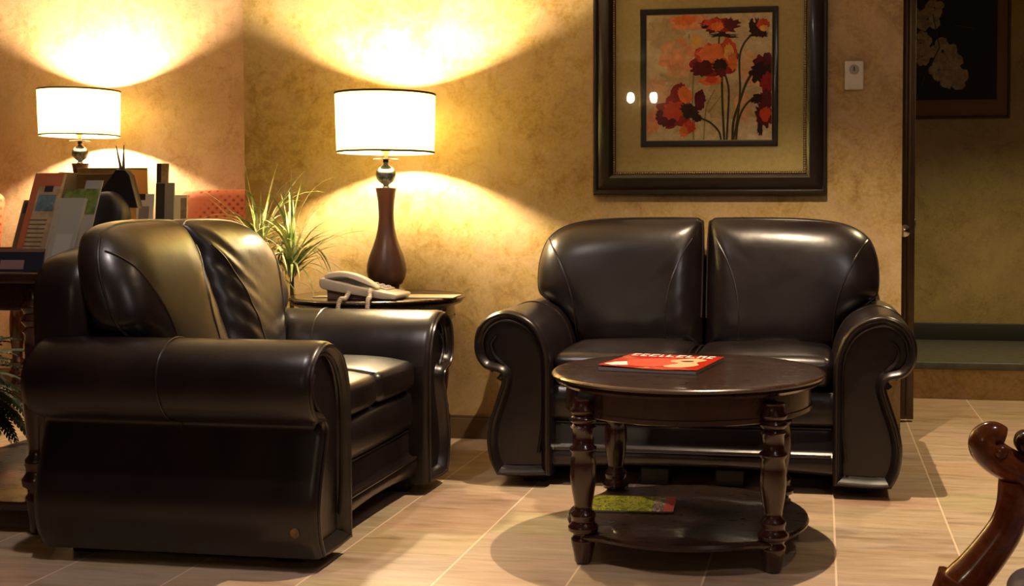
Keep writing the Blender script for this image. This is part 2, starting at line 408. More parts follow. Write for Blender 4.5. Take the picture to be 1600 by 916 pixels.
    # back frame
    fo = [(a+.165, .55), (a+.165, .70), (a+.145, .79), (a+.08, .845), (a-.05, .862), (.06, .83), (0, .79), (-.06, .83), (-a+.05, .862), (-a-.08, .845), (-a-.145, .79), (-a-.165, .70), (-a-.165, .55), (-a-.16, .40), (-a-.15, .08), (-a-.15, .08), (0, .075), (a+.15, .08), (a+.15, .08), (a+.16, .40)]
    fp = [Vector(p) for p in catmull(fo, 4)]
    def fr(d, y): return [(p.x, y+extra+max(0, .02*(p.y-.4)), p.y) for p in offs(fp, d)]
    m = MB().loft([fr(.05, .615), fr(.012, .63), fr(0, .665), fr(0, .74), fr(.012, .775), fr(.05, .79)])
    m.build('back_frame', LEATH, root, angle=50)
    # back cushions
    W = a+.17
    for sg in (-1, 1):
        out = [(.006, .46), (.006, .50), (.005, .70), (.008, .90), (.022, .932), (.075, .941), (W*.55, .938), (W*.80, .918), (W-.045, .872), (W-.008, .80), (W+.002, .72), (W-.004, .655), (W-.03, .625), (W-.085, .585), (W-.135, .53), (W-.165, .46), (W-.19, .44), (W*.45, .435), (.03, .44)]
        op = [Vector(p) for p in catmull(out, 6)]; c = Vector((W*.42, .68))
        NR = 24; T1 = .122; T2 = .085
        def yc(z): return .515 + .6*extra + (z-.45)*(.22+1.6*extra)
        def prof_t(s):
            d = min(1, (1-s)/.55); return (1-(1-d)**2.4)**(1/2.1)
        def wr(x, z, s):
            e = math.exp(-max(0, x-.01)/.07)*min(1, (1-s)*8)
            bw = math.exp(-max(0, z-.45)/.05)*min(1, (1-s)*6)
            return e*(.0025 if extra == 0 or sg < 0 else .011)*math.sin(58*(z+1.1*x)+3*math.sin(9*z)) + bw*.006*math.sin(46*x+1) + .004*math.sin(11*x+7*z)*(1-s)
        def ss(i): return math.sin(i/NR*math.pi/2)
        NP = len(op); fine = []
        for q in range(NP):
            a0, a1 = op[q], op[(q+1) % NP]; ln = (a1-a0).length; k_ = max(1, int(ln/.003))
            for e_ in range(k_): p = a0.lerp(a1, (e_+.5)/k_); fine.append((p.x, p.y, ln/k_))
        def front(x, z):
            """stuffed front face: a smooth soft distance to the outline drives the thickness"""
            t_ = 0
            for px_, pz_, l_ in fine:
                r2 = (x-px_)**2+(z-pz_)**2+1e-7; t_ += l_/(r2*math.sqrt(r2))
            d = (t_/2)**-.5; d = max(0, d-.0006)
            u = min(1, d/.115); return -T1*((1-(1-u)**2.3)**.5*.86+.14*min(1, d/.19))
        Yg = [[yc(c.y+(p.y-c.y)*ss(i))+(front(c.x+(p.x-c.x)*ss(i), c.y+(p.y-c.y)*ss(i)) if i < NR else 0)+wr(c.x+(p.x-c.x)*ss(i), c.y+(p.y-c.y)*ss(i), ss(i)) for p in op] for i in range(1, NR+1)]
        rings = [[(sg*(c.x+(p.x-c.x)*ss(i+1)), Yg[i][j], c.y+(p.y-c.y)*ss(i+1)) for j, p in enumerate(op)] for i in range(NR)]
        back = []
        for i in range(NR-1, 0, -1):
            s = ss(i); back.append([(sg*(c.x+(p.x-c.x)*s), yc(c.y+(p.y-c.y)*s)+T2*prof_t(s), c.y+(p.y-c.y)*s) for p in op])
        m = MB().loft(rings+back, True, True, True)
        cu = m.build('back_cushion', LEATH, root, angle=80)
        def fy(x, z):
            v = Vector((x, z))-c; ang = math.atan2(v.y, v.x)
            dif = lambda p: abs(math.atan2(math.sin(math.atan2(p.y-c.y, p.x-c.x)-ang), math.cos(math.atan2(p.y-c.y, p.x-c.x)-ang)))
            cand = sorted(range(NP), key=lambda q: dif(op[q]))[:2]; d0, d1 = dif(op[cand[0]]), dif(op[cand[1]]); w_ = d0/(d0+d1+1e-9)
            L_ = (op[cand[0]]-c).length*(1-w_)+(op[cand[1]]-c).length*w_; s = min(.9999, v.length/L_)
            f_ = math.asin(s)/(math.pi/2)*NR-1; f_ = max(0, min(NR-1.001, f_)); i0 = int(f_); fr_ = f_-i0
            g = lambda j_: Yg[i0][j_]*(1-fr_)+Yg[i0+1][j_]*fr_
            return g(cand[0])*(1-w_)+g(cand[1])*w_
        def seam(pts, r=.0035):
            q = catmull(pts, 8, False); MB().tube([(sg*p.x, fy(p.x, p.y)-.0005, p.y) for p in q], r, 6).build('seam', PIPE, cu)
        seam([(W-.045, .855), (W-.085, .80), (W-.135, .70), (W-.165, .60), (W-.175, .47)])
        seam([(.045, .86), (.09, .78), (.125, .68), (.14, .56), (.135, .46)], .0028)
        # side gusset seam, behind the crown of the cushion
        q = [p for p in op if p.y > .47]
        MB().tube([(sg*(c.x+(p.x-c.x)*.985), yc(p.y)-.030, c.y+(p.y-c.y)*.985) for p in q[4:-2]], .004, 6).build('piping', PIPE, cu)
    if badge:
        m = MB(); m.lathe([(.0135, 0), (.0135, .002), (.011, .0035), (.009, .0025), (.001, .0025)], n=24)
        m.xf(Matrix.Translation((-(.7135+D), .060, .115)) @ Matrix.Rotation(R(-90), 4, 'Y'))
        m.build('badge', mat('dull_brass', (.22, .13, .06), .45, .7), root)['label'] = 'small round brass badge'
    return root
loveseat('dark brown leather loveseat against the wall under the framed poppy picture', (-.447, 4.0, 0), 0, .49)
loveseat('narrower dark brown leather loveseat at the left, seen side-on with its arm to the viewer', (-1.315, 3.487, 0), R(90), .338, badge=True, extra=.08)

# ------------------------------------------------------------------ turned leg tables
def turned_leg(h, r=.034):
    """profile of a turned leg running from the floor to height h (rings at the top, vase below)"""
    p = [(.020, 0), (.026, .006), (.030, .03), (.036, .055), (.037, .066), (.030, .072), (.030, .080), (.044, .086), (.046, .098), (.036, .106), (.034, .116), (.038, .124), (.036, .132), (.026, .140), (.027, .155), (.034, .19), (.039, .225), (.038, .262), (.033, .288), (.040, .296), (.040, .303), (.031, .309), (.032, .35), (.039, .356), (.030, .364), (.040, .373), (.040, .379), (.030, .387), (.040, .396), (.040, .402), (.031, .410), (.033, .43)]
    k = h/.43
    return [(a*r/.034, b*k) for a, b in p]
def round_table(label, loc, rt, h, rs, rl, ra, drop=.085, group=None, rz=R(45)):
    t = thing('round_wood_table', label, 'table', loc, 0, group)
    MB().lathe([(rt-.045, h-.030), (rt-.018, h-.030), (rt-.010, h-.022), (rt-.014, h-.016), (rt-.002, h-.012), (rt, h-.006), (rt-.005, h-.001), (rt-.015, h), (rt-.10, h)], n=96).build('tabletop', WOODT, t)
    MB().lathe([(ra-.022, h-.03), (ra, h-.03), (ra, h-drop-.01), (ra+.004, h-drop-.004), (ra+.004, h-drop-.016), (ra-.004, h-drop-.02), (ra-.022, h-drop-.02)], n=96, caps=False).build('apron', WOODT, t)
    if rs:
        n = 96; rings = []
        for d, z in ((.012, .064), (.002, .068), (0, .076), (.004, .084), (.012, .086)):
            ring = []
            for i in range(n):
                an = 2*math.pi*i/n; best = min(abs(math.atan2(math.sin(an-rz-k*math.pi/2), math.cos(an-rz-k*math.pi/2))) for k in range(4))
                rr = rs + .042*math.exp(-(best/.12)**2) - d
                ring.append((rr*math.cos(an), rr*math.sin(an), z))
            rings.append(ring)
        MB().loft(rings).build('shelf', WOODT, t)
    for k in range(4):
        an = rz+k*math.pi/2
        MB().lathe(turned_leg(h-.05, .0315), (rl*math.cos(an), rl*math.sin(an), 0), 28).build('leg', WOODL, t, angle=60)
    return t
round_table('low round dark wood coffee table in front of the loveseat, with a magazine on top', (-.385, 3.42, 0), .397, .505, .352, .366, .355)
round_table('round dark wood side table between the two loveseats, holding lamp and phone', (-1.728, 4.435, 0), .345, .635, .27, .27, .300, .075)

# console table behind the left loveseat
ct = thing('console_table', 'rectangular dark wood table at the left edge, loaded with leaflets', 'table', (-2.61, 3.80, 0))
hx, hy, hh = .385, .66, .785
m = MB(); m.rbox((0, 0, hh-.016), (hx, hy, .016), .007, 3, 2); m.build('tabletop', WOODT, ct)
m = MB()
for s in (-1, 1):
    m.box((-hx+.03, s*(hy-.05)-.011, hh-.115), (hx-.03, s*(hy-.05)+.011, hh-.032), .003); m.box((s*(hx-.04)-.011, -hy+.05, hh-.115), (s*(hx-.04)+.011, hy-.05, hh-.032), .003)
m.build('apron', WOODT, ct)
m = MB(); m.rbox((-.02, 0, .085), (hx-.03, hy-.03, .013), .006, 3, 2); m.build('shelf', WOODT, ct)
for sx in (-1, 1):
    for sy in (-1, 1):
        MB().lathe(turned_leg(hh-.05, .036), (sx*(hx-.055)-.035*(sx > 0), sy*(hy-.06), 0), 28).build('leg', WOODL, ct, angle=60)
# the alcove end table under the left lamp
at_ = thing('end_table', 'dark wood end table in the alcove carrying the left lamp, mostly hidden', 'table', (-3.78, 5.575, 0))
m = MB(); m.rbox((0, 0, .769), (.27, .27, .016), .007, 3, 2); m.build('tabletop', WOODT, at_)
m = MB(); m.box((-.235, -.235, .67), (.235, .235, .753), .003); m.build('apron', WOODT, at_)
for sx in (-1, 1):
    for sy in (-1, 1): MB().lathe(turned_leg(.70, .03), (sx*.21, sy*.21, 0), 20).build('leg', WOODL, at_)

# ------------------------------------------------------------------ table lamps
def lamp(label, loc):
    t = thing('table_lamp', label, 'lamp', loc, 0, None)
    k = 1.0
    MB().lathe([(.072, 0), (.078, .004), (.078, .014), (.070, .022), (.055, .028), (.050, .034)], n=40).build('base', WOODL, t)
    MB().lathe([(.046, .030), (.060, .040), (.072, .062), (.0785, .090), (.077, .115), (.068, .150), (.055, .185), (.043, .220), (.034, .26), (.030, .30), (.030, .33), (.033, .37), (.038, .405), (.041, .418), (.041, .422), (.012, .424)], n=48).build('body', WOODB, t)
    MB().lathe([(.016, .422), (.014, .428), (.010, .430), (.012, .436), (.028, .446), (.037, .460), (.0395, .474), (.037, .490), (.028, .503), (.014, .512), (.009, .520), (.012, .528), (.010, .534)], n=40).build('ball', PEWTER, t)
    MB().lathe([(.009, .532), (.048, .534), (.050, .536), (.048, .539), (.012, .541)], n=40).build('collar', CHROME, t)
    MB().lathe([(.009, .538), (.009, .56), (.015, .562), (.015, .60), (.040, .618), (.047, .632), (.045, .634), (.010, .622)], n=20).build('socket_and_baffle', BRASS, t)  # flared cup added on the socket to hold back light thrown downward
    MB().lathe([(.010, .622), (.014, .636), (.026, .650), (.031, .668), (.028, .688), (.014, .700), (.001, .703)], n=20).build('bulb', BULB, t)
    # harp and finial
    pts = catmull([(.012, 0, .565), (.045, 0, .60), (.055, 0, .67), (.035, 0, .76), (0, 0, .792), (-.035, 0, .76), (-.055, 0, .67), (-.045, 0, .60), (-.012, 0, .565)], 6, False)
    MB().tube(pts, .0018, 6).build('harp', BRASS, t)
    z0, z1, r0, r1 = .560, .798, .191, .197
    sh = MB().loft([[(r*math.cos(2*math.pi*i/72), r*math.sin(2*math.pi*i/72), z) for i in range(72)] for r, z in ((r0, z0), (r0*.5+r1*.5, (z0+z1)/2), (r1, z1))], True, False, False).build('lamp_shade', SHADE, t)
    def band(r, z, hgt):
        MB().lathe([(r-.0012, z), (r+.0018, z), (r+.0018, z+hgt), (r-.0012, z+hgt), (r-.0012, z)], n=72, caps=False).build('shade_trim', TRIM, sh)
    band(r0, z0, .008); band(r1, z1-.008, .008)
    m = MB()
    for q in range(3):
        an = R(30+120*q); m.tube([(0, 0, z1-.008), (r1*math.cos(an), r1*math.sin(an), z1-.008)], .0015, 5)
    m.build('spider', BRASS, sh)
    MB().lathe([(.003, z1-.010), (.008, z1), (.009, z1+.008), (.004, z1+.016), (.001, z1+.018)], n=12).build('finial', BRASS, t)
    return t
lamp('table lamp with lit drum shade and dark vase body, on the round side table', (-1.722, 4.52, .635))
lamp('table lamp with lit drum shade in the alcove, leftmost, behind the leaflets', (-3.78, 5.59, .787))

# ------------------------------------------------------------------ framed poppy picture
pic = thing('framed_picture', 'large square picture of red poppies in a dark wood frame, over the loveseat', 'picture', (-.459, YW, 1.508))
H2 = .476
def frame_loft(prof, c=(0, 0)):
    """mitred square frame: prof = list of (half size, -y)"""
    rings = [[(c[0]-h_, -y, c[1]-h_), (c[0]+h_, -y, c[1]-h_), (c[0]+h_, -y, c[1]+h_), (c[0]-h_, -y, c[1]+h_)] for h_, y in prof]
    return MB().loft(rings, True, False, False)
fo = frame_loft([(H2, .002), (H2, .022), (H2-.006, .030), (H2-.014, .030), (H2-.020, .024), (H2-.050, .040), (H2-.068, .042), (H2-.080, .034), (H2-.086, .022), (H2-.094, .020), (H2-.094, .004), (H2, .002)]).build('frame', FRAMEW, pic, angle=30)
m = MB(); n = 84; hb = H2-.088
for i in range(n):
    for s in range(4):
        u = -hb+2*hb*i/n; p = [(u, -hb), (hb, u), (-u, hb), (-hb, -u)][s]
        b = MB().rbox((p[0], -.026, p[1]), (.0042, .0042, .0042), .0041, 2, 1); m.add(b.v, b.f)
m.build('bead_trim', GOLD, fo)
MB().box((-(H2-.09), -.012, -(H2-.09)), (H2-.09, -.002, H2-.09)).build('mat_board', MATB, pic, smooth=False)
HA = .280
fi = frame_loft([(HA, .012), (HA, .0175), (HA-.004, .0195), (HA-.010, .0185), (HA-.018, .0175), (HA-.024, .0135), (HA-.024, .012)]).build('inner_frame', FRAMEW, pic, angle=30)
g_ = H2-.092; MB().add([(-g_, -.0215, -g_), (g_, -.0215, -g_), (g_, -.0215, g_), (-g_, -.0215, g_)], [(0, 1, 2, 3)]).build('glass', GLASS, pic, smooth=False)

def cm(name, c, r=.7):
    m_ = mat(name, c, r, spec=.2); v = coords(m_); n_ = noise(m_, v, 28, 5, .65, .8)
    L(m_, ramp(m_, n_, [(.3, tuple(min(1, q*1.0) for q in c)), (.7, tuple(min(1, q*1.6) for q in c))]), P(m_)['Base Color']); return m_
PAL = [cm('art_ground', (.52, .42, .24)), cm('art_peach', (.62, .27, .12)), cm('art_pale_peach', (.58, .34, .17)), cm('art_red', (.50, .060, .022)), cm('art_orange', (.62, .16, .035)),
       cm('art_crimson', (.24, .018, .018)), cm('art_maroon', (.10, .010, .018)), cm('art_dark', (.030, .014, .012)), cm('art_yellow', (.62, .34, .08)), cm('art_stem', (.055, .045, .02)), cm('art_olive', (.26, .22, .07)), cm('art_tan', (.45, .33, .17))]
GR, PEA, PAL2, RED, ORG, CRI, MAR, DRK, YEL, STM, OLI, TAN = range(12)
art = MB(); HW = HA-.026; lay = [0]
rnd = random.Random(3)
def uv(u, v): return ((u*2-1)*HW, -(.0122+lay[0]*.00003), (1-v*2)*HW)
def clampuv(u, v): return min(1, max(0, u)), min(1, max(0, v))
def blob(u, v, ru, rv, mi, rag=.12, n=34, rot=0, lobes=0):
    lay[0] += 1; art.mi = mi; pts = []
    ph = rnd.random()*6; c, s = math.cos(rot), math.sin(rot)
    for i in range(n):
        a_ = 2*math.pi*i/n; k = 1+rag*(rnd.random()*2-1)+(.12*math.sin(lobes*a_+ph) if lobes else 0)
        x, y = ru*k*math.cos(a_), rv*k*math.sin(a_)
        pts.append(uv(*clampuv(u+x*c-y*s, v+x*s+y*c)))
    ctr = uv(*clampuv(u, v)); art.add([ctr]+pts, [(0, 1+i, 1+(i+1) % n) for i in range(n)])
def stem(pts, wd, mi):
    lay[0] += 1; art.mi = mi; q = catmull(pts, 8, False); vs = []
    for i, p in enumerate(q):
        t = q[min(i+1, len(q)-1)]-q[max(i-1, 0)]; t.normalize(); nn = Vector((-t.y, t.x))*wd/2
        vs += [uv(*clampuv(*(p+nn))), uv(*clampuv(*(p-nn)))]
    art.add(vs, [(2*i, 2*i+1, 2*i+3, 2*i+2) for i in range(len(q)-1)])
art.mi = GR; art.add([(-HW, -.0122, -HW), (HW, -.0122, -HW), (HW, -.0122, HW), (-HW, -.0122, HW)], [(0, 1, 2, 3)])
for a_ in [(.15, .15, .16, .12, TAN), (.7, .7, .2, .15, TAN), (.3, .5, .2, .08, TAN)]: blob(*a_, rag=.3)
blob(.84, .44, .09, .14, PAL2, .15); blob(.06, .60, .10, .11, PAL2, .2); blob(.05, .84, .06, .10, PEA, .25); blob(.78, .74, .07, .12, PAL2, .2); blob(.18, .66, .10, .09, PAL2)
stem([(.38, .45), (.37, .7), (.38, 1)], .014, OLI); stem([(.55, .6), (.48, .75), (.46, 1)], .010, OLI); stem([(.60, .65), (.50, .78)], .010, OLI); stem([(.34, .15), (.35, .3)], .012, OLI)
blob(.33, .05, .15, .075, PEA, .12, lobes=5); blob(.30, .045, .09, .04, ORG, .2)
blob(.41, .23, .075, .07, PAL2, .15); blob(.40, .21, .045, .05, YEL, .2)
blob(.25, .33, .145, .135, PEA, .08, lobes=6); blob(.30, .36, .06, .05, PAL2, .2); blob(.22, .28, .08, .06, PAL2, .2)
blob(.25, .47, .09, .035, PAL2, .25); blob(.23, .34, .08, .06, PEA, .2)
stem([(.585, .14), (.58, .25)], .012, STM)
blob(.60, .10, .15, .065, MAR, .28, lobes=9); blob(.58, .085, .13, .055, CRI, .2); blob(.53, .08, .08, .045, RED, .15); blob(.57, .10, .05, .04, ORG, .2); blob(.67, .08, .05, .045, MAR, .3); blob(.60, .165, .10, .014, DRK, .5); blob(.68, .185, .05, .008, DRK, .3); blob(.47, .10, .03, .012, DRK, .4)
stem([(.605, .46), (.61, .7), (.625, 1)], .018, STM); stem([(.63, .48), (.66, .6), (.655, .8), (.645, 1)], .016, STM)
stem([(.86, .15), (.78, .24), (.745, .36), (.75, .6), (.735, .8), (.70, 1)], .016, STM)
stem([(.87, .44), (.80, .55), (.74, .72), (.70, .85), (.69, 1)], .020, STM); stem([(.90, .64), (.80, .72), (.74, .84), (.72, 1)], .016, STM)
stem([(.42, .82), (.51, .86), (.58, .93), (.60, 1)], .016, STM)
blob(.55, .37, .185, .125, CRI, .07, lobes=6); blob(.54, .34, .15, .11, RED, .12); blob(.53, .31, .12, .07, ORG, .15); blob(.45, .43, .09, .06, MAR, .2); blob(.67, .29, .055, .10, RED, .12, rot=-.3); blob(.66, .31, .038, .075, YEL, .2, rot=-.2); blob(.69, .38, .04, .07, ORG, .2); blob(.51, .53, .095, .035, ORG, .2); blob(.52, .52, .05, .03, RED, .2); blob(.59, .41, .055, .055, DRK, .18); blob(.60, .46, .04, .035, MAR, .3)
blob(.23, .78, .155, .125, CRI, .1, lobes=7); blob(.16, .82, .09, .07, MAR, .2); blob(.22, .76, .09, .08, RED, .2); blob(.25, .62, .055, .085, CRI, .12, rot=.5); blob(.31, .64, .055, .075, ORG, .12, rot=-.5); blob(.43, .68, .045, .085, MAR, .15, rot=.1); blob(.34, .90, .06, .05, RED, .2, rot=-.6); blob(.30, .93, .035, .045, ORG, .2); blob(.35, .77, .085, .055, DRK, .22, rot=.5); blob(.41, .83, .04, .025, DRK, .3)
blob(.90, .11, .065, .07, DRK, .35); blob(.93, .09, .050, .045, RED, .15); blob(.94, .12, .035, .025, YEL, .2); blob(.90, .17, .07, .020, DRK, .45); blob(.84, .08, .02, .035, DRK, .3)
blob(.95, .42, .09, .09, MAR, .25); blob(.91, .47, .08, .075, DRK, .3); blob(.97, .55, .06, .08, CRI, .2); blob(.96, .68, .06, .07, MAR, .25); blob(.89, .68, .055, .035, DRK, .3); blob(.94, .80, .07, .10, MAR, .22); blob(.95, .80, .045, .055, RED, .2); blob(.91, .92, .022, .045, DRK, .3)
art.build('poppy_print', PAL, pic, smooth=False)['label'] = 'square print of red and peach poppies on cream'

# ------------------------------------------------------------------ thermostat
th = thing('thermostat', 'white rectangular wall thermostat with round dial, right of the poppy picture', 'thermostat', (.121, YW, 1.505))
MB().rbox((0, -.012, 0), (.0375, .012, .057), .006, 3, 2).build('cover', WHITEP, th)
m = MB(); m.lathe([(.019, 0), (.019, .004), (.016, .007), (.002, .007)], n=28); m.xf(Matrix.Translation((0, -.024, .022)) @ Matrix.Rotation(R(90), 4, 'X')); dl = m.build('dial', mat('dial_grey', (.36, .35, .30), .4), th)
m = MB(); m.rbox((.0, -.0325, .024), (.002, .0012, .009), .001, 1, 1); m.build('pointer', BLACK, dl)

# ------------------------------------------------------------------ magazines
def mag_mat(name, stops, sc=14):
    m_ = mat(name, rough=.25, coat=.4, coat_rough=.1); v = coords(m_); n_ = noise(m_, v, sc, 3, .6, 1.0)
    r = N(m_, 'ShaderNodeValToRGB'); r.color_ramp.interpolation = 'CONSTANT'; e = r.color_ramp.elements
    while len(e) < len(stops): e.new(.5)
    for i, (p, c) in enumerate(stops): e[i].position = p; e[i].color = (*c, 1)
    L(m_, n_, r.inputs[0]); L(m_, r.outputs[0], P(m_)['Base Color']); return m_
REDC = mag_mat('red_cover', [(0, (.62, .03, .01)), (.56, (.70, .12, .05)), (.64, (.75, .30, .14))], 7)
mg = thing('magazine', 'red magazine with white title lying on the coffee table top', 'magazine', (-.468, 3.49, .506), R(-9))
MW, MD = .148, .165
MB().box((-MW+.002, -MD+.002, 0), (MW-.002, MD-.002, .010)).build('pages', PAGES, mg, smooth=False)
nx, ny = 24, 12; vs = []; W1 = nx+1
def mz(x, y): u = (x+MW)/(2*MW); v = (y+MD)/(2*MD); return .0112+.006*math.exp(-u*5)*math.exp(-v*2)+.0015*math.sin(u*8+v*3)*math.exp(-v*2.5)
for j_ in range(ny+1):
    for i_ in range(nx+1):
        x = -MW+2*MW*i_/nx; y = -MD+2*MD*j_/ny; vs.append((x, y, mz(x, y)))
n0 = len(vs); vs += [(x, y, z-.0012) for x, y, z in vs]; fs = []
for j_ in range(ny):
    for i_ in range(nx):
        q = (j_*W1+i_, j_*W1+i_+1, (j_+1)*W1+i_+1, (j_+1)*W1+i_); fs.append(q); fs.append(tuple(n0+k for k in reversed(q)))
cov = MB().add(vs, fs).build('cover', REDC, mg)
WINK = mat('white_print', (.85, .80, .74), .4); PEI = mat('peach_print', (.78, .45, .24), .4); DKI = mat('dark_print', (.09, .03, .03), .4); LRD = mat('bright_red_print', (.80, .10, .05), .35)
r_ = random.Random(11)
def patch(m, pts, dz=.0004):
    q = [Vector(p) for p in pts]; c = sum(q, Vector((0, 0)))/len(q)
    m.add([(c.x, c.y, mz(c.x, c.y)+dz)]+[(p.x, p.y, mz(p.x, p.y)+dz) for p in q], [(0, 1+i, 1+(i+1) % len(q)) for i in range(len(q))])
def rect(m, x0, y0, x1, y1, dz=.0009): patch(m, [(x0, y0), (x1, y0), (x1, y1), (x0, y1)], dz)
m = MB(); patch(m, catmull([(-.09, .02), (-.03, .07), (.04, .05), (.05, -.03), (.02, -.10), (-.06, -.12), (-.10, -.05)], 5), .0005); m.build('cover_figure', LRD, cov, smooth=False)
m = MB(); patch(m, catmull([(.035, .06), (.08, .09), (.12, .06), (.105, .0), (.125, -.06), (.09, -.12), (.03, -.10), (.055, -.03), (.02, .01)], 5), .0007); m.build('cover_face', PEI, cov, smooth=False)
m = MB(); patch(m, catmull([(.05, .02), (.08, .035), (.09, .015), (.07, .0)], 4), .001); m.build('cover_shadow', DKI, cov, smooth=False)
m = MB(); x = -.135
for wd in (.022, .020, .026, .014, .026, .024, .028, .024, .020):      # blurred masthead, letters built of strokes
    k = r_.randrange(4)
    rect(m, x, .105, x+wd*.30, .158)
    if k != 1: rect(m, x, .143, x+wd, .158)
    if k in (0, 2): rect(m, x+wd*.68, .105, x+wd, .158)
    if k in (1, 3): rect(m, x, .105, x+wd, .119)
    if k == 2: rect(m, x, .126, x+wd, .138)
    x += wd+.007
m.build('title_print', WINK, cov, smooth=False)
m = MB(); patch(m, [(-.14, -.13), (-.11, -.15), (-.07, -.12), (-.085, -.08), (-.10, -.04), (-.125, -.07)], .0009); m.build('caption_print', WINK, cov, smooth=False)
YELC = mag_mat('yellow_cover', [(0, (.20, .22, .02)), (.45, (.36, .34, .03)), (.58, (.10, .13, .02)), (.64, (.45, .42, .06))], 26)
mg = thing('magazine', 'yellow-green leaflet with red end lying on the lower shelf of the coffee table', 'magazine', (-.555, 3.475, .087), R(4))
MB().box((-.125, -.095, 0), (.125, .085, .004)).build('pages', PAGES, mg, smooth=False)
MB().box((-.125, -.095, .004), (.062, .085, .0052)).build('cover', YELC, mg, smooth=False)
MB().box((.062, -.095, .004), (.095, .085, .0053)).build('cover_band', mag_mat('pale_photo', [(0, (.42, .36, .32)), (.5, (.20, .12, .12)), (.6, (.5, .4, .36))], 30), mg, smooth=False)
MB().box((.095, -.095, .004), (.125, .085, .0053)).build('cover_end', mat('red_end', (.42, .07, .05), .4), mg, smooth=False)['label'] = 'red end panel'

# ------------------------------------------------------------------ telephone
ph = thing('telephone', 'beige corded desk telephone on the side table in front of the lamp', 'telephone', (-1.695, 4.235, .635), R(2))
def extr(prof, y0, y1, bev=.004):
    pr = [Vector(p) for p in prof]
    a_ = offs(pr, bev)
    return MB().loft([[(p.x, y0, p.y) for p in a_], [(p.x, y0+bev*.4, p.y) for p in offs(pr, bev*.3)], [(p.x, y0+bev, p.y) for p in pr], [(p.x, y1-bev, p.y) for p in pr], [(p.x, y1-bev*.4, p.y) for p in offs(pr, bev*.3)], [(p.x, y1, p.y) for p in a_]])
bodyp = catmull([(-.145, .046), (-.10, .034), (0, .018), (.10, .004), (.10, .004), (.138, .004), (.138, .004), (.146, .014), (.140, .024), (.09, .033), (0, .052), (-.10, .074), (-.140, .082), (-.150, .072)], 4)
extr(bodyp, -.085, .085).build('body', BEIGE, ph, angle=50)
extr([(-.125, .0), (.09, .0), (.09, .012), (-.125, .052)], -.070, .070).build('stand', BEIGED, ph, angle=50)
hs = catmull([(-.135, .080), (-.125, .098), (-.09, .106), (-.04, .103), (.01, .088), (.055, .062), (.07, .045), (.05, .036), (.03, .040), (.005, .052), (-.02, .070), (-.05, .080), (-.075, .080), (-.085, .072), (-.11, .070), (-.13, .072)], 5)
extr([tuple(p) for p in reversed(hs)] if False else hs[::-1], -.080, -.035, .008).build('handset', BEIGE, ph, angle=60)
m = MB(); m.rbox((0, 0, 0), (.055, .045, .004), .003, 2, 2); m.xf(Matrix.Translation((.035, .028, .048)) @ Matrix.Rotation(R(13), 4, 'Y')); kp = m.build('keypad', mat('keypad_panel', (.50, .44, .34), .5), ph)
m = MB()
for i in range(4):
    for j in range(3): m.rbox((-.036+i*.024, -.022+j*.022, .006), (.0075, .0065, .003), .002, 1, 1)
m.xf(Matrix.Translation((.035, .028, .048)) @ Matrix.Rotation(R(13), 4, 'Y')); m.build('keys', WHITEP, kp)
def coil(path, r=.0058, pitch=.0052, wr=.0022):
    q = catmull(path, 14, False); out = []; acc = 0; prev = q[0]; ang = 0
    fine = []
    for i in range(len(q)-1):
        for t in range(8): fine.append(q[i].lerp(q[i+1], t/8))
    for i in range(1, len(fine)-1):
        d = (fine[i]-fine[i-1]).length; ang += 2*math.pi*d/pitch
        tg = (fine[i+1]-fine[i-1]).normalized(); a_ = tg.orthogonal().normalized(); a_ = (Vector((1, 0, 0))-tg*tg.x)
        if a_.length < .1: a_ = Vector((0, 1, 0))-tg*tg.y
        a_.normalize(); b_ = tg.cross(a_); out.append(fine[i]+a_*r*math.cos(ang)+b_*r*math.sin(ang))
    return MB().tube(out, wr, 5)
coil([(.045, -.082, .040), (.052, -.105, .030), (.060, -.130, .014), (.064, -.158, .010), (.066, -.172, -.02), (.062, -.175, -.055), (.04, -.176, -.080), (.0, -.176, -.088), (-.03, -.176, -.078), (-.042, -.175, -.05), (-.044, -.172, -.018), (-.040, -.158, .010), (-.035, -.125, .010), (-.035, -.098, .022), (-.035, -.083, .030)], .0062, .0062, .0026).build('coiled_cord', BEIGE, ph)
tag(MB().rbox((0, 0, .002), (.115, .075, .002), .001, 1, 1).build('notepad', PAPER), 'cream paper pad lying on the side table right of the phone', 'paper')
bpy.data.objects['notepad'].location = (-1.500, 4.37, .6355); bpy.data.objects['notepad'].rotation_euler = (0, 0, R(5))
tag(MB().rbox((0, 0, .0015), (.05, .035, .0015), .001, 1, 1).build('note_slip', PAPER), 'small cream paper slip poking out left of the phone', 'paper')
bpy.data.objects['note_slip'].location = (-1.875, 4.30, .6355)

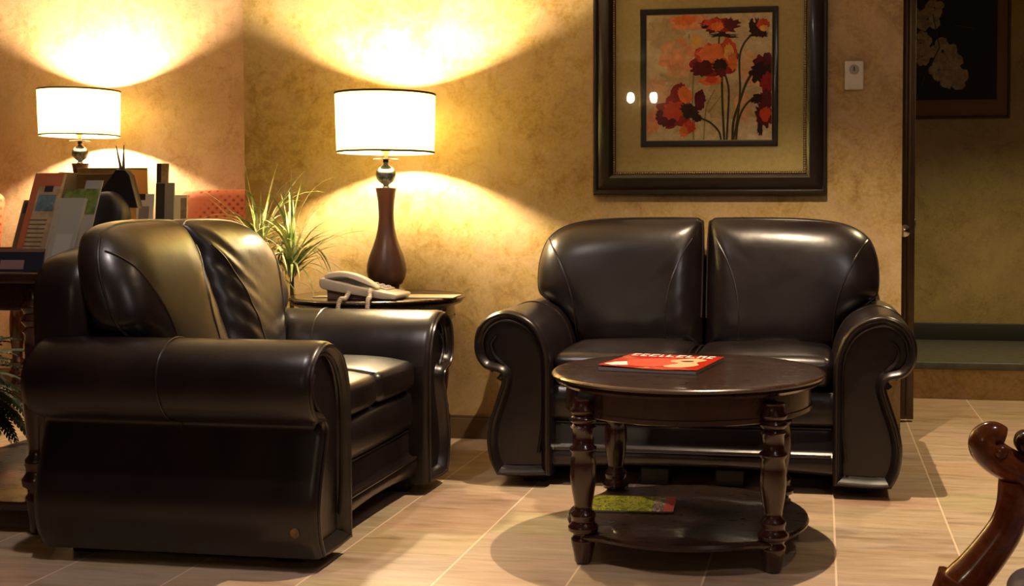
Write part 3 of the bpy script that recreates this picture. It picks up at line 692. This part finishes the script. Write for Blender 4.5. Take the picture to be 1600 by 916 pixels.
# ------------------------------------------------------------------ carved armchair at the right edge
NAIL = mat('nickel_nails', (.6, .58, .55), .2, 1)
SILK = mat('grey_silk', (.26, .24, .27), .35); add_noise_col(SILK, (.20, .18, .22), (.34, .31, .33), 14, (1, 1, 1))
ch = thing('carved_armchair', 'glossy carved red wood armchair cut off at the lower right corner', 'armchair', (.56, 1.36, 0))
def vt(pts, rf, name, mt, parent, n=14, k=8, flat=1): return MB().tube(catmull(pts, k, False), rf, n, False, flat).build(name, mt, parent, angle=70)
for sy in (1, -1):
    y = sy*.29
    # arm rail from the back post to the scrolled hand rest
    ar = vt([(.22, y*.9, .645), (.10, y*.95, .628), (-.08, y, .606), (-.20, y, .602), (-.27, y, .611), (-.312, y, .626), (-.336, y, .643), (-.341, y, .657), (-.331, y, .666), (-.316, y, .662)], lambda t: .019+.004*math.sin(t*3.1)-.005*max(0, t-.8)*5, 'arm', WOODR, ch)
    MB().rbox((-.322, y-.012, .646), (.010, .014, .010), .0098, 4, 1).build('scroll_button', WOODR, ar)
    # leather pad on the arm with nail heads
    pdm = MB().rbox((0, 0, 0), (.14, .024, .016), .0155, 4, 4); pdm.xf(Matrix.Translation((-.163, y, .646)) @ Matrix.Rotation(R(5), 4, 'Y')); pd = pdm.build('arm_pad', leather('pad_leather%d' % sy, (.03, .012, .01), .2), ar)
    m = MB()
    for i in range(12):
        px_ = -.275+i*.0215; m.rbox((px_, y-.0245, .643-(px_+.16)*.0875), (.0055, .003, .0055), .0029, 2, 1)
    m.build('nail_heads', NAIL, pd)
    # S-curved support sweeping down into the front leg
    vt([(-.303, y, .604), (-.304, y, .57), (-.312, y, .54), (-.330, y, .51), (-.352, y, .48), (-.374, y, .452), (-.382, y, .41)], lambda t: .020+.010*t, 'arm_support', WOODR, ch, 16)
    vt([(-.368, y, .465), (-.388, y, .41), (-.378, y, .32), (-.358, y, .20), (-.358, y, .09), (-.378, y, .035), (-.385, y, .018)], lambda t: .036-.020*math.sin(min(1, t*1.25)*1.57)+.010*max(0, t-.8)*5, 'leg', WOODR, ch, 16)
    vt([(.24, y*.92, .44), (.25, y*.92, .25), (.29, y*.92, .017)], lambda t: .024-.008*t, 'leg', WOODR, ch)
    vt([(.24, y*.9, .40), (.25, y*.9, .66), (.31, y*.9, 1.0)], lambda t: .022, 'back_post', WOODR, ch)
MB().rbox((-.065, 0, .415), (.32, .30, .035), .02, 4, 3).build('seat_rail', WOODR, ch)
MB().rbox((-.045, 0, .468), (.275, .262, .034), .03, 5, 6, lambda q: [q[0], q[1], q[2]+(.02*(1-(q[0]/.275)**2)*(1-(q[1]/.262)**2) if q[2] > 0 else 0)]).build('seat', SILK, ch)
m = MB(); m.rbox((0, 0, 0), (.03, .24, .24), .028, 4, 4); m.xf(Matrix.Translation((.27, 0, .78)) @ Matrix.Rotation(R(9), 4, 'Y')); m.build('backrest', SILK, ch)
vt([(.31, -.26, .99), (.32, -.15, 1.03), (.325, 0, 1.05), (.32, .15, 1.03), (.31, .26, .99)], lambda t: .026, 'top_rail', WOODR, ch)

# ------------------------------------------------------------------ plants
LEAFM = mat('variegated_leaf', (.40, .42, .15), .45)
v_ = coords(LEAFM); L(LEAFM, ramp(LEAFM, noise(LEAFM, v_, 16, 3), [(.40, (.13, .21, .035)), (.56, (.42, .44, .16)), (.66, (.62, .58, .33))]), P(LEAFM)['Base Color'])
FERN = mat('dark_fern', (.010, .030, .006), .8, spec=.15)
POT = mat('terracotta_pot', (.22, .08, .04), .6); SOIL = mat('soil', (.03, .02, .012), .9)
def blade(m, base, d, length, wid, droop, up):
    n = 9; pts = []; p = Vector(base); dirv = (Vector((d[0], d[1], 0))*(1-up)+Vector((0, 0, up))).normalized()
    side = Vector((-d[1], d[0], 0)).normalized(); vs = []
    for i in range(n+1):
        t = i/n; wv = wid*(math.sin(min(1, t*3.5+.25)*1.57))*(1-t**2.2)+.0004
        nv = side.cross(dirv); vs += [p-side*wv+nv*wv*.35, p.copy(), p+side*wv+nv*wv*.35]
        dirv = (dirv+Vector((0, 0, -droop/n))).normalized(); p = p+dirv*length/n
    fs = []
    for i in range(n): a_ = 3*i; fs += [(a_, a_+1, a_+4, a_+3), (a_+1, a_+2, a_+5, a_+4)]
    m.add(vs, fs)
pl = thing('spiky_potted_plant', 'potted plant with long thin pale green leaves behind the left loveseat', 'plant', (-2.20, 4.67, 0))
MB().lathe([(.09, 0), (.10, .01), (.125, .2), (.135, .205), (.135, .235), (.122, .235), (.12, .215), (.001, .214)], n=32).build('pot', POT, pl)
MB().lathe([(.119, .20), (.11, .222), (.001, .226)], n=24).build('soil', SOIL, pl)
r_ = random.Random(21)
for (cx, cy, cz, nb, ln, bias) in ((-.05, -.17, .80, 60, .37, 0), (.10, -.20, .74, 56, .36, .3), (.0, -.20, .62, 22, .30, .2)):
    vt([(0, 0, .20), (cx*.4, cy*.4, cz*.6), (cx, cy, cz+.03)], lambda t: .012-.005*t, 'stalk', mat('stalk_bark%d' % int(cz*100), (.20, .14, .06), .8), pl)
    m = MB()
    for i in range(nb):
        an = r_.uniform(0, 2*math.pi); d = (math.cos(an)+bias*.4, math.sin(an)*.8-.1)
        blade(m, (cx+r_.uniform(-.012, .012), cy+r_.uniform(-.012, .012), cz+r_.uniform(-.05, .05)), d, ln*r_.uniform(.65, 1.1), r_.uniform(.004, .0075), r_.uniform(.8, 3.0), r_.uniform(.35, .95))
    m.build('leaves', LEAFM, pl)
fe = thing('potted_fern', 'dark green fern at the left edge beyond the table leg', 'plant', (-3.34, 4.08, 0))
MB().lathe([(.10, 0), (.11, .01), (.14, .20), (.15, .205), (.15, .235), (.135, .235), (.13, .215), (.001, .214)], n=32).build('pot', POT, fe)
m = MB()
for i in range(90):
    an = r_.uniform(0, 2*math.pi) if i > 45 else r_.uniform(-1.2, .8); up = r_.uniform(.25, .95); ln = r_.uniform(.26, .46)
    p = Vector((0, 0, .23)); dv = (Vector((math.cos(an), math.sin(an), 0))*(1-up)+Vector((0, 0, up))).normalized(); side = Vector((-math.sin(an), math.cos(an), 0))
    for k in range(26):
        t = k/25; lw = .045*math.sin(min(1, t*2+.15)*1.5)*(1-t**3)+.004
        for sg in (-1, 1):
            a_ = p; b_ = p+side*sg*lw+dv*.012+Vector((0, 0, -.006)); nn = dv*.0085
            m.add([a_-nn, a_+nn, b_+nn*.6, b_-nn*.6], [(0, 1, 2, 3)])
        dv = (dv+Vector((0, 0, -.085))).normalized(); p = p+dv*ln/26
m.build('fronds', FERN, fe, smooth=False)

# ------------------------------------------------------------------ orange chairs in the alcove
ORM = mat('orange_patterned_fabric', rough=.8)
tc = N(ORM, 'ShaderNodeTexCoord'); vo = N(ORM, 'ShaderNodeTexVoronoi'); vo.inputs['Scale'].default_value = 34; vo.inputs['Randomness'].default_value = .0
mp = N(ORM, 'ShaderNodeMapping'); mp.inputs['Rotation'].default_value = (0, R(45), 0); L(ORM, tc.outputs['Object'], mp.inputs[0]); L(ORM, mp.outputs[0], vo.inputs['Vector'])
L(ORM, ramp(ORM, vo.outputs['Distance'], [(.18, (.30, .055, .02)), (.30, (.60, .155, .065)), (.5, (.66, .19, .085))]), P(ORM)['Base Color'])
def orange_chair(label, loc, rz):
    t = thing('upholstered_chair', label, 'chair', loc, rz, None)
    m = MB(); m.rbox((0, 0, 0), (.30, .055, .36), .045, 5, 6, lambda q: [q[0]*(1+.06*(q[2]/.36)), q[1]-.03*(1-(q[0]/.3)**2), q[2]+.012*math.cos(q[0]*5)]); m.xf(Matrix.Translation((0, .26, .70)) @ Matrix.Rotation(R(-6), 4, 'X')); m.build('backrest', ORM, t)
    MB().rbox((0, -.02, .40), (.28, .28, .07), .04, 5, 5).build('seat', ORM, t)
    for sg in (-1, 1):
        MB().rbox((sg*.30, -.02, .46), (.045, .27, .17), .04, 5, 3).build('arm', ORM, t)
        for yy in (-.24, .24): MB().lathe([(.014, 0), (.022, .30), (.022, .34)], (sg*.26, yy, 0), 12).build('leg', WOODL, t)
orange_chair('orange patterned chair in the alcove right of the left lamp, behind the spiky plant', (-2.88, 5.42, 0), R(14))
orange_chair('orange patterned chair at the far left edge, beyond the leaflets', (-4.60, 5.36, 0), R(-12))

# ------------------------------------------------------------------ leaflets and bag on the console
def photo_mat(name, cols, sc=30):
    m_ = mat(name, rough=.35); n_ = noise(m_, coords(m_), sc, 3); L(m_, ramp(m_, n_, cols), P(m_)['Base Color']); return m_
def leaflet(label, loc, rz, lean, wdt, hgt, thick, front, panels, group='leaflets standing on the console table'):
    t = thing('leaflet', label, 'leaflet', loc, rz, group)
    M = Matrix.Rotation(-R(lean), 4, 'X')
    m = MB().box((-wdt/2, 0, 0), (wdt/2, thick, hgt), .0008); m.xf(M); m.build('card', front, t, smooth=False)
    for nm, x0, x1, z0, z1, mm in panels:
        m = MB().box((-wdt/2+x0*wdt, -.0007, z0*hgt), (-wdt/2+x1*wdt, -.0001, z1*hgt)); m.xf(M); m.build(nm, mm, t, smooth=False)
ZT = .786
TANP = photo_mat('tan_card', [(.4, (.26, .17, .085)), (.6, (.34, .24, .13))]); BRN = mat('brown_card', (.13, .065, .035), .5); ORC = mat('rust_card', (.34, .09, .035), .5)
DKC = mat('black_card', (.025, .018, .018), .5); BLU = photo_mat('blue_photo', [(.4, (.05, .09, .11)), (.6, (.12, .17, .17))]); GRN = photo_mat('green_photo', [(.4, (.06, .10, .02)), (.6, (.15, .20, .05))])
GRY = mat('grey_card', (.26, .24, .20), .4); NAVY = mat('navy_card', (.010, .013, .022), .4); PNK = mat('mauve_card', (.20, .11, .10), .5)
txt = [('text_line', .18, .80, .50-.045*i, .512-.045*i, BRN) for i in range(8)]
leaflet('dark brown leaflet, leftmost in the row', (-2.545, 3.43, ZT), R(-6), 20, .085, .23, .004, BRN, [('photo', .1, .9, .80, .96, DKC)])
leaflet('brown leaflet with a black block at its top, second from the left', (-2.490, 3.395, ZT), R(-6), 20, .09, .280, .005, PNK, [('photo', .08, .92, .78, .95, DKC)])
leaflet('tall tan leaflet with rust-red header and small blue photo', (-2.435, 3.32, ZT), R(-6), 20, .108, .320, .012, TANP, [('header', 0, 1, .86, 1, ORC), ('emblem', .45, .75, .80, .87, DKC), ('photo', .30, .92, .60, .77, BLU), ('spine_band', 0, .22, 0, .86, ORC)]+txt)
leaflet('pale grey leaflet in a clear holder beside the loveseat back', (-2.312, 3.28, ZT), R(-6), 20, .105, .235, .010, GRY, [('fold', .08, .12, 0, 1, TANP), ('photo', .3, .85, .1, .5, mat('pale_grey', (.32, .30, .26), .4))])
leaflet('green leaflet with grey header, behind the pale grey one', (-2.395, 3.50, ZT), R(-6), 20, .065, .30, .004, GRY, [('photo', .08, .95, .60, .90, GRN)])
leaflet('short green leaflet behind the pale grey one', (-2.455, 3.50, ZT), R(-6), 20, .08, .27, .004, GRN, [])
leaflet('low navy leaflet lying against the front of the row', (-2.365, 3.19, ZT), R(3), 14, .15, .07, .004, NAVY, [('photo', .1, .6, .1, .5, PNK), ('band', 0, 1, .85, 1, BRN)])
leaflet('tall narrow tan leaflet, right of the bag', (-2.645, 4.43, ZT), R(14), 6, .045, .375, .012, TANP, [('spine_band', 0, .4, 0, 1, DKC)], 'leaflets right of the black bag')
leaflet('black and grey leaflet right of the bag', (-2.615, 4.40, ZT), R(14), 6, .070, .295, .014, GRY, [('photo', 0, .5, 0, .99, DKC)], 'leaflets right of the black bag')
leaflet('short cream leaflet, rightmost in the row by the bag', (-2.545, 4.40, ZT), R(14), 6, .05, .245, .010, PAPER, [('photo', .5, .95, .0, .95, TANP)], 'leaflets right of the black bag')
leaflet('crumpled white leaflet between bag and tall leaflets', (-2.665, 4.33, ZT), R(5), 8, .07, .25, .004, WHITEP, [('photo', .15, .75, .3, .8, GRY), ('band', 0, .5, .9, 1, DKC)], 'leaflets right of the black bag')
# open tan display box
bx = thing('cardboard_box', 'open tan cardboard box standing behind the black bag', 'box', (-2.862, 4.35, ZT))
CARD = photo_mat('tan_cardboard', [(.4, (.30, .20, .075)), (.6, (.36, .25, .10))]); CARD2 = mat('orange_cardboard', (.34, .16, .05), .7)
m = MB(); m.box((-.155, .09, 0), (.155, .096, .355), .001); m.build('back_panel', CARD, bx, smooth=False)
m = MB(); m.box((.149, -.06, 0), (.155, .09, .345), .001); m.build('side_panel', CARD2, bx, smooth=False)
m = MB(); m.box((-.155, -.03, 0), (-.149, .09, .335), .001); m.build('side_panel', mat('grey_cardboard', (.16, .12, .10), .7), bx, smooth=False)
m = MB(); m.box((-.155, .09-.012, .0), (.04, .088, .33), .001); m.build('insert_sheet', mat('brown_insert', (.20, .12, .05), .6), bx, smooth=False)
# black bag with upright handles
BAGM = mat('black_bag_fabric', (.012, .009, .009), .55)
bg = thing('black_bag', 'soft black bag slumped against the cardboard box on the table', 'bag', (-2.66, 4.06, ZT))
def bagf(q):
    t = (q[2]+.115)/.23; return [q[0]*(1.1-.35*t)+.012*math.sin(q[2]*30), q[1]*(1-.45*t)+.01*math.sin(9*q[0]*3), q[2]+.02*math.sin(q[0]*16+.6)-.12*max(0, -q[0])]
MB().rbox((-.015, 0, .118), (.125, .075, .115), .055, 6, 8, bagf).build('body', BAGM, bg)
fp = [Vector(p) for p in ((-.075, .20), (.125, .19), (.095, .315), (.075, .335), (.035, .338), (-.02, .27))]
MB().loft([[(p.x, .035, p.y) for p in offs(fp, .004)], [(p.x, .045, p.y) for p in fp], [(p.x, .062, p.y) for p in fp], [(p.x, .07, p.y) for p in offs(fp, .004)]]).build('flap', BAGM, bg)
STR = mat('mauve_strap', (.11, .08, .10), .5)
for a_, b_ in (((.050, .05, .33), (.030, .05, .425)), ((.058, .05, .33), (.062, .05, .428))):
    MB().tube([a_, tuple((Vector(a_)+Vector(b_))/2), b_], lambda t: .006-.004*t, 8).build('strap', STR, bg)

# ------------------------------------------------------------------ blossom picture in the hall
hp = thing('framed_picture', 'dark picture of white blossoms hanging in the dim hallway', 'picture', (.70, 7.27, 1.93))
HMAT = mat('brown_mat', (.14, .075, .030), .7); HBLK = mat('black_canvas', (.006, .006, .006), .7); BLS = photo_mat('cream_blossom', [(.4, (.20, .15, .07)), (.6, (.34, .27, .14))], 30)
def fl2(hx, hz, prof): return MB().loft([[(-hx+d, -y, -hz+d), (hx-d, -y, -hz+d), (hx-d, -y, hz-d), (-hx+d, -y, hz-d)] for d, y in prof], True, False, False)
fl2(.385, .42, [(0, .002), (0, .022), (.004, .026), (.010, .024), (.014, .014), (.014, .004), (0, .002)]).build('frame', mat('thin_dark_frame', (.035, .02, .01), .4), hp, angle=30)
MB().box((-.375, -.012, -.41), (.375, -.003, .41)).build('mat_board', HMAT, hp, smooth=False)
MB().box((-.305, -.015, -.308), (.310, -.011, .308)).build('canvas', HBLK, hp, smooth=False)
m = MB(); rb = random.Random(5)
def blossom(cx, cz, r0):
    for k in range(5):
        an = rb.uniform(0, .8)+k*1.257; px_, pz = cx+r0*.6*math.cos(an), cz+r0*.6*math.sin(an); n_ = 16; vs = [(px_, -.0175-rb.random()*.001, pz)]
        for i in range(n_):
            b_ = 2*math.pi*i/n_; rr = r0*.52*(1+.14*(rb.random()*2-1)); vs.append((px_+rr*math.cos(b_), -.0155, pz+rr*math.sin(b_)))
        m.add(vs, [(0, 1+i, 1+(i+1) % n_) for i in range(n_)])
for cx, cz, r0 in ((-.09, .17, .07), (-.13, .03, .065), (-.12, -.05, .05), (.0, -.02, .075), (.03, -.10, .085), (.06, -.17, .08), (-.02, -.13, .06), (-.2, .2, .06), (-.05, .24, .05)): blossom(cx, cz, r0)
m.build('blossoms', BLS, hp, smooth=False)
m = MB(); m.tube([(-.15, -.016, -.30), (-.1, -.016, -.15), (-.02, -.016, 0), (-.06, -.016, .2)], .004, 5); m.tube([(-.02, -.016, .1), (.08, -.016, .13), (.18, -.016, .11)], .003, 5); m.build('branch', mat('branch_paint', (.05, .035, .015), .8), hp)

# ------------------------------------------------------------------ ceiling downlights, front and hall ones added, and the bracket lamp behind the viewer
WHERE = {'main': 'over the low round coffee table', 'left': 'over the floor before the left loveseat', 'front': 'added unseen over the viewer for leather highlights', 'alcove': 'in the alcove with the orange chairs', 'hall': 'added unseen in the hallway to brighten it'}
for nm, loc, wt, cone, colr, aim, rad in SPOTS:
    t = thing('recessed_downlight', 'recessed ceiling downlight ' + WHERE[nm], 'ceiling light', (loc[0], loc[1], CEIL), 0, 'recessed ceiling downlights')
    MB().lathe([(.055, -.0005), (.075, -.0005), (.075, -.006), (.060, -.010), (.055, -.004)], n=32, caps=False).build('trim_ring', WHITEP, t)
    ld = bpy.data.lights.new('downlight_'+nm, 'SPOT'); ld.energy = wt; ld.color = colr; ld.spot_size = R(2*cone); ld.spot_blend = .6; ld.shadow_soft_size = rad
    lo = bpy.data.objects.new('spot_beam', ld); COL.objects.link(lo); lo.location = loc
    lo.rotation_euler = (Vector(aim)-Vector(loc)).to_track_quat('-Z', 'Y').to_euler()
sc = thing('wall_sconce', 'two-bulb wall sconce behind the viewer', 'wall light', (-1.84, -2.6, 2.05))
MB().rbox((0, .012, 0), (.05, .012, .07), .01, 3, 1).build('back_plate', BRASS, sc)
for sx in (-.12, .12):
    vt([(0, .02, 0), (sx*.6, .08, -.03), (sx, .12, .02)], lambda t: .008, 'bracket', BRASS, sc)
    MB().lathe([(.015, 0), (.032, .02), (.040, .055), (.032, .09), (.015, .105)], (sx, .12, .02), 24).build('bulb_globe', BULB2, sc)
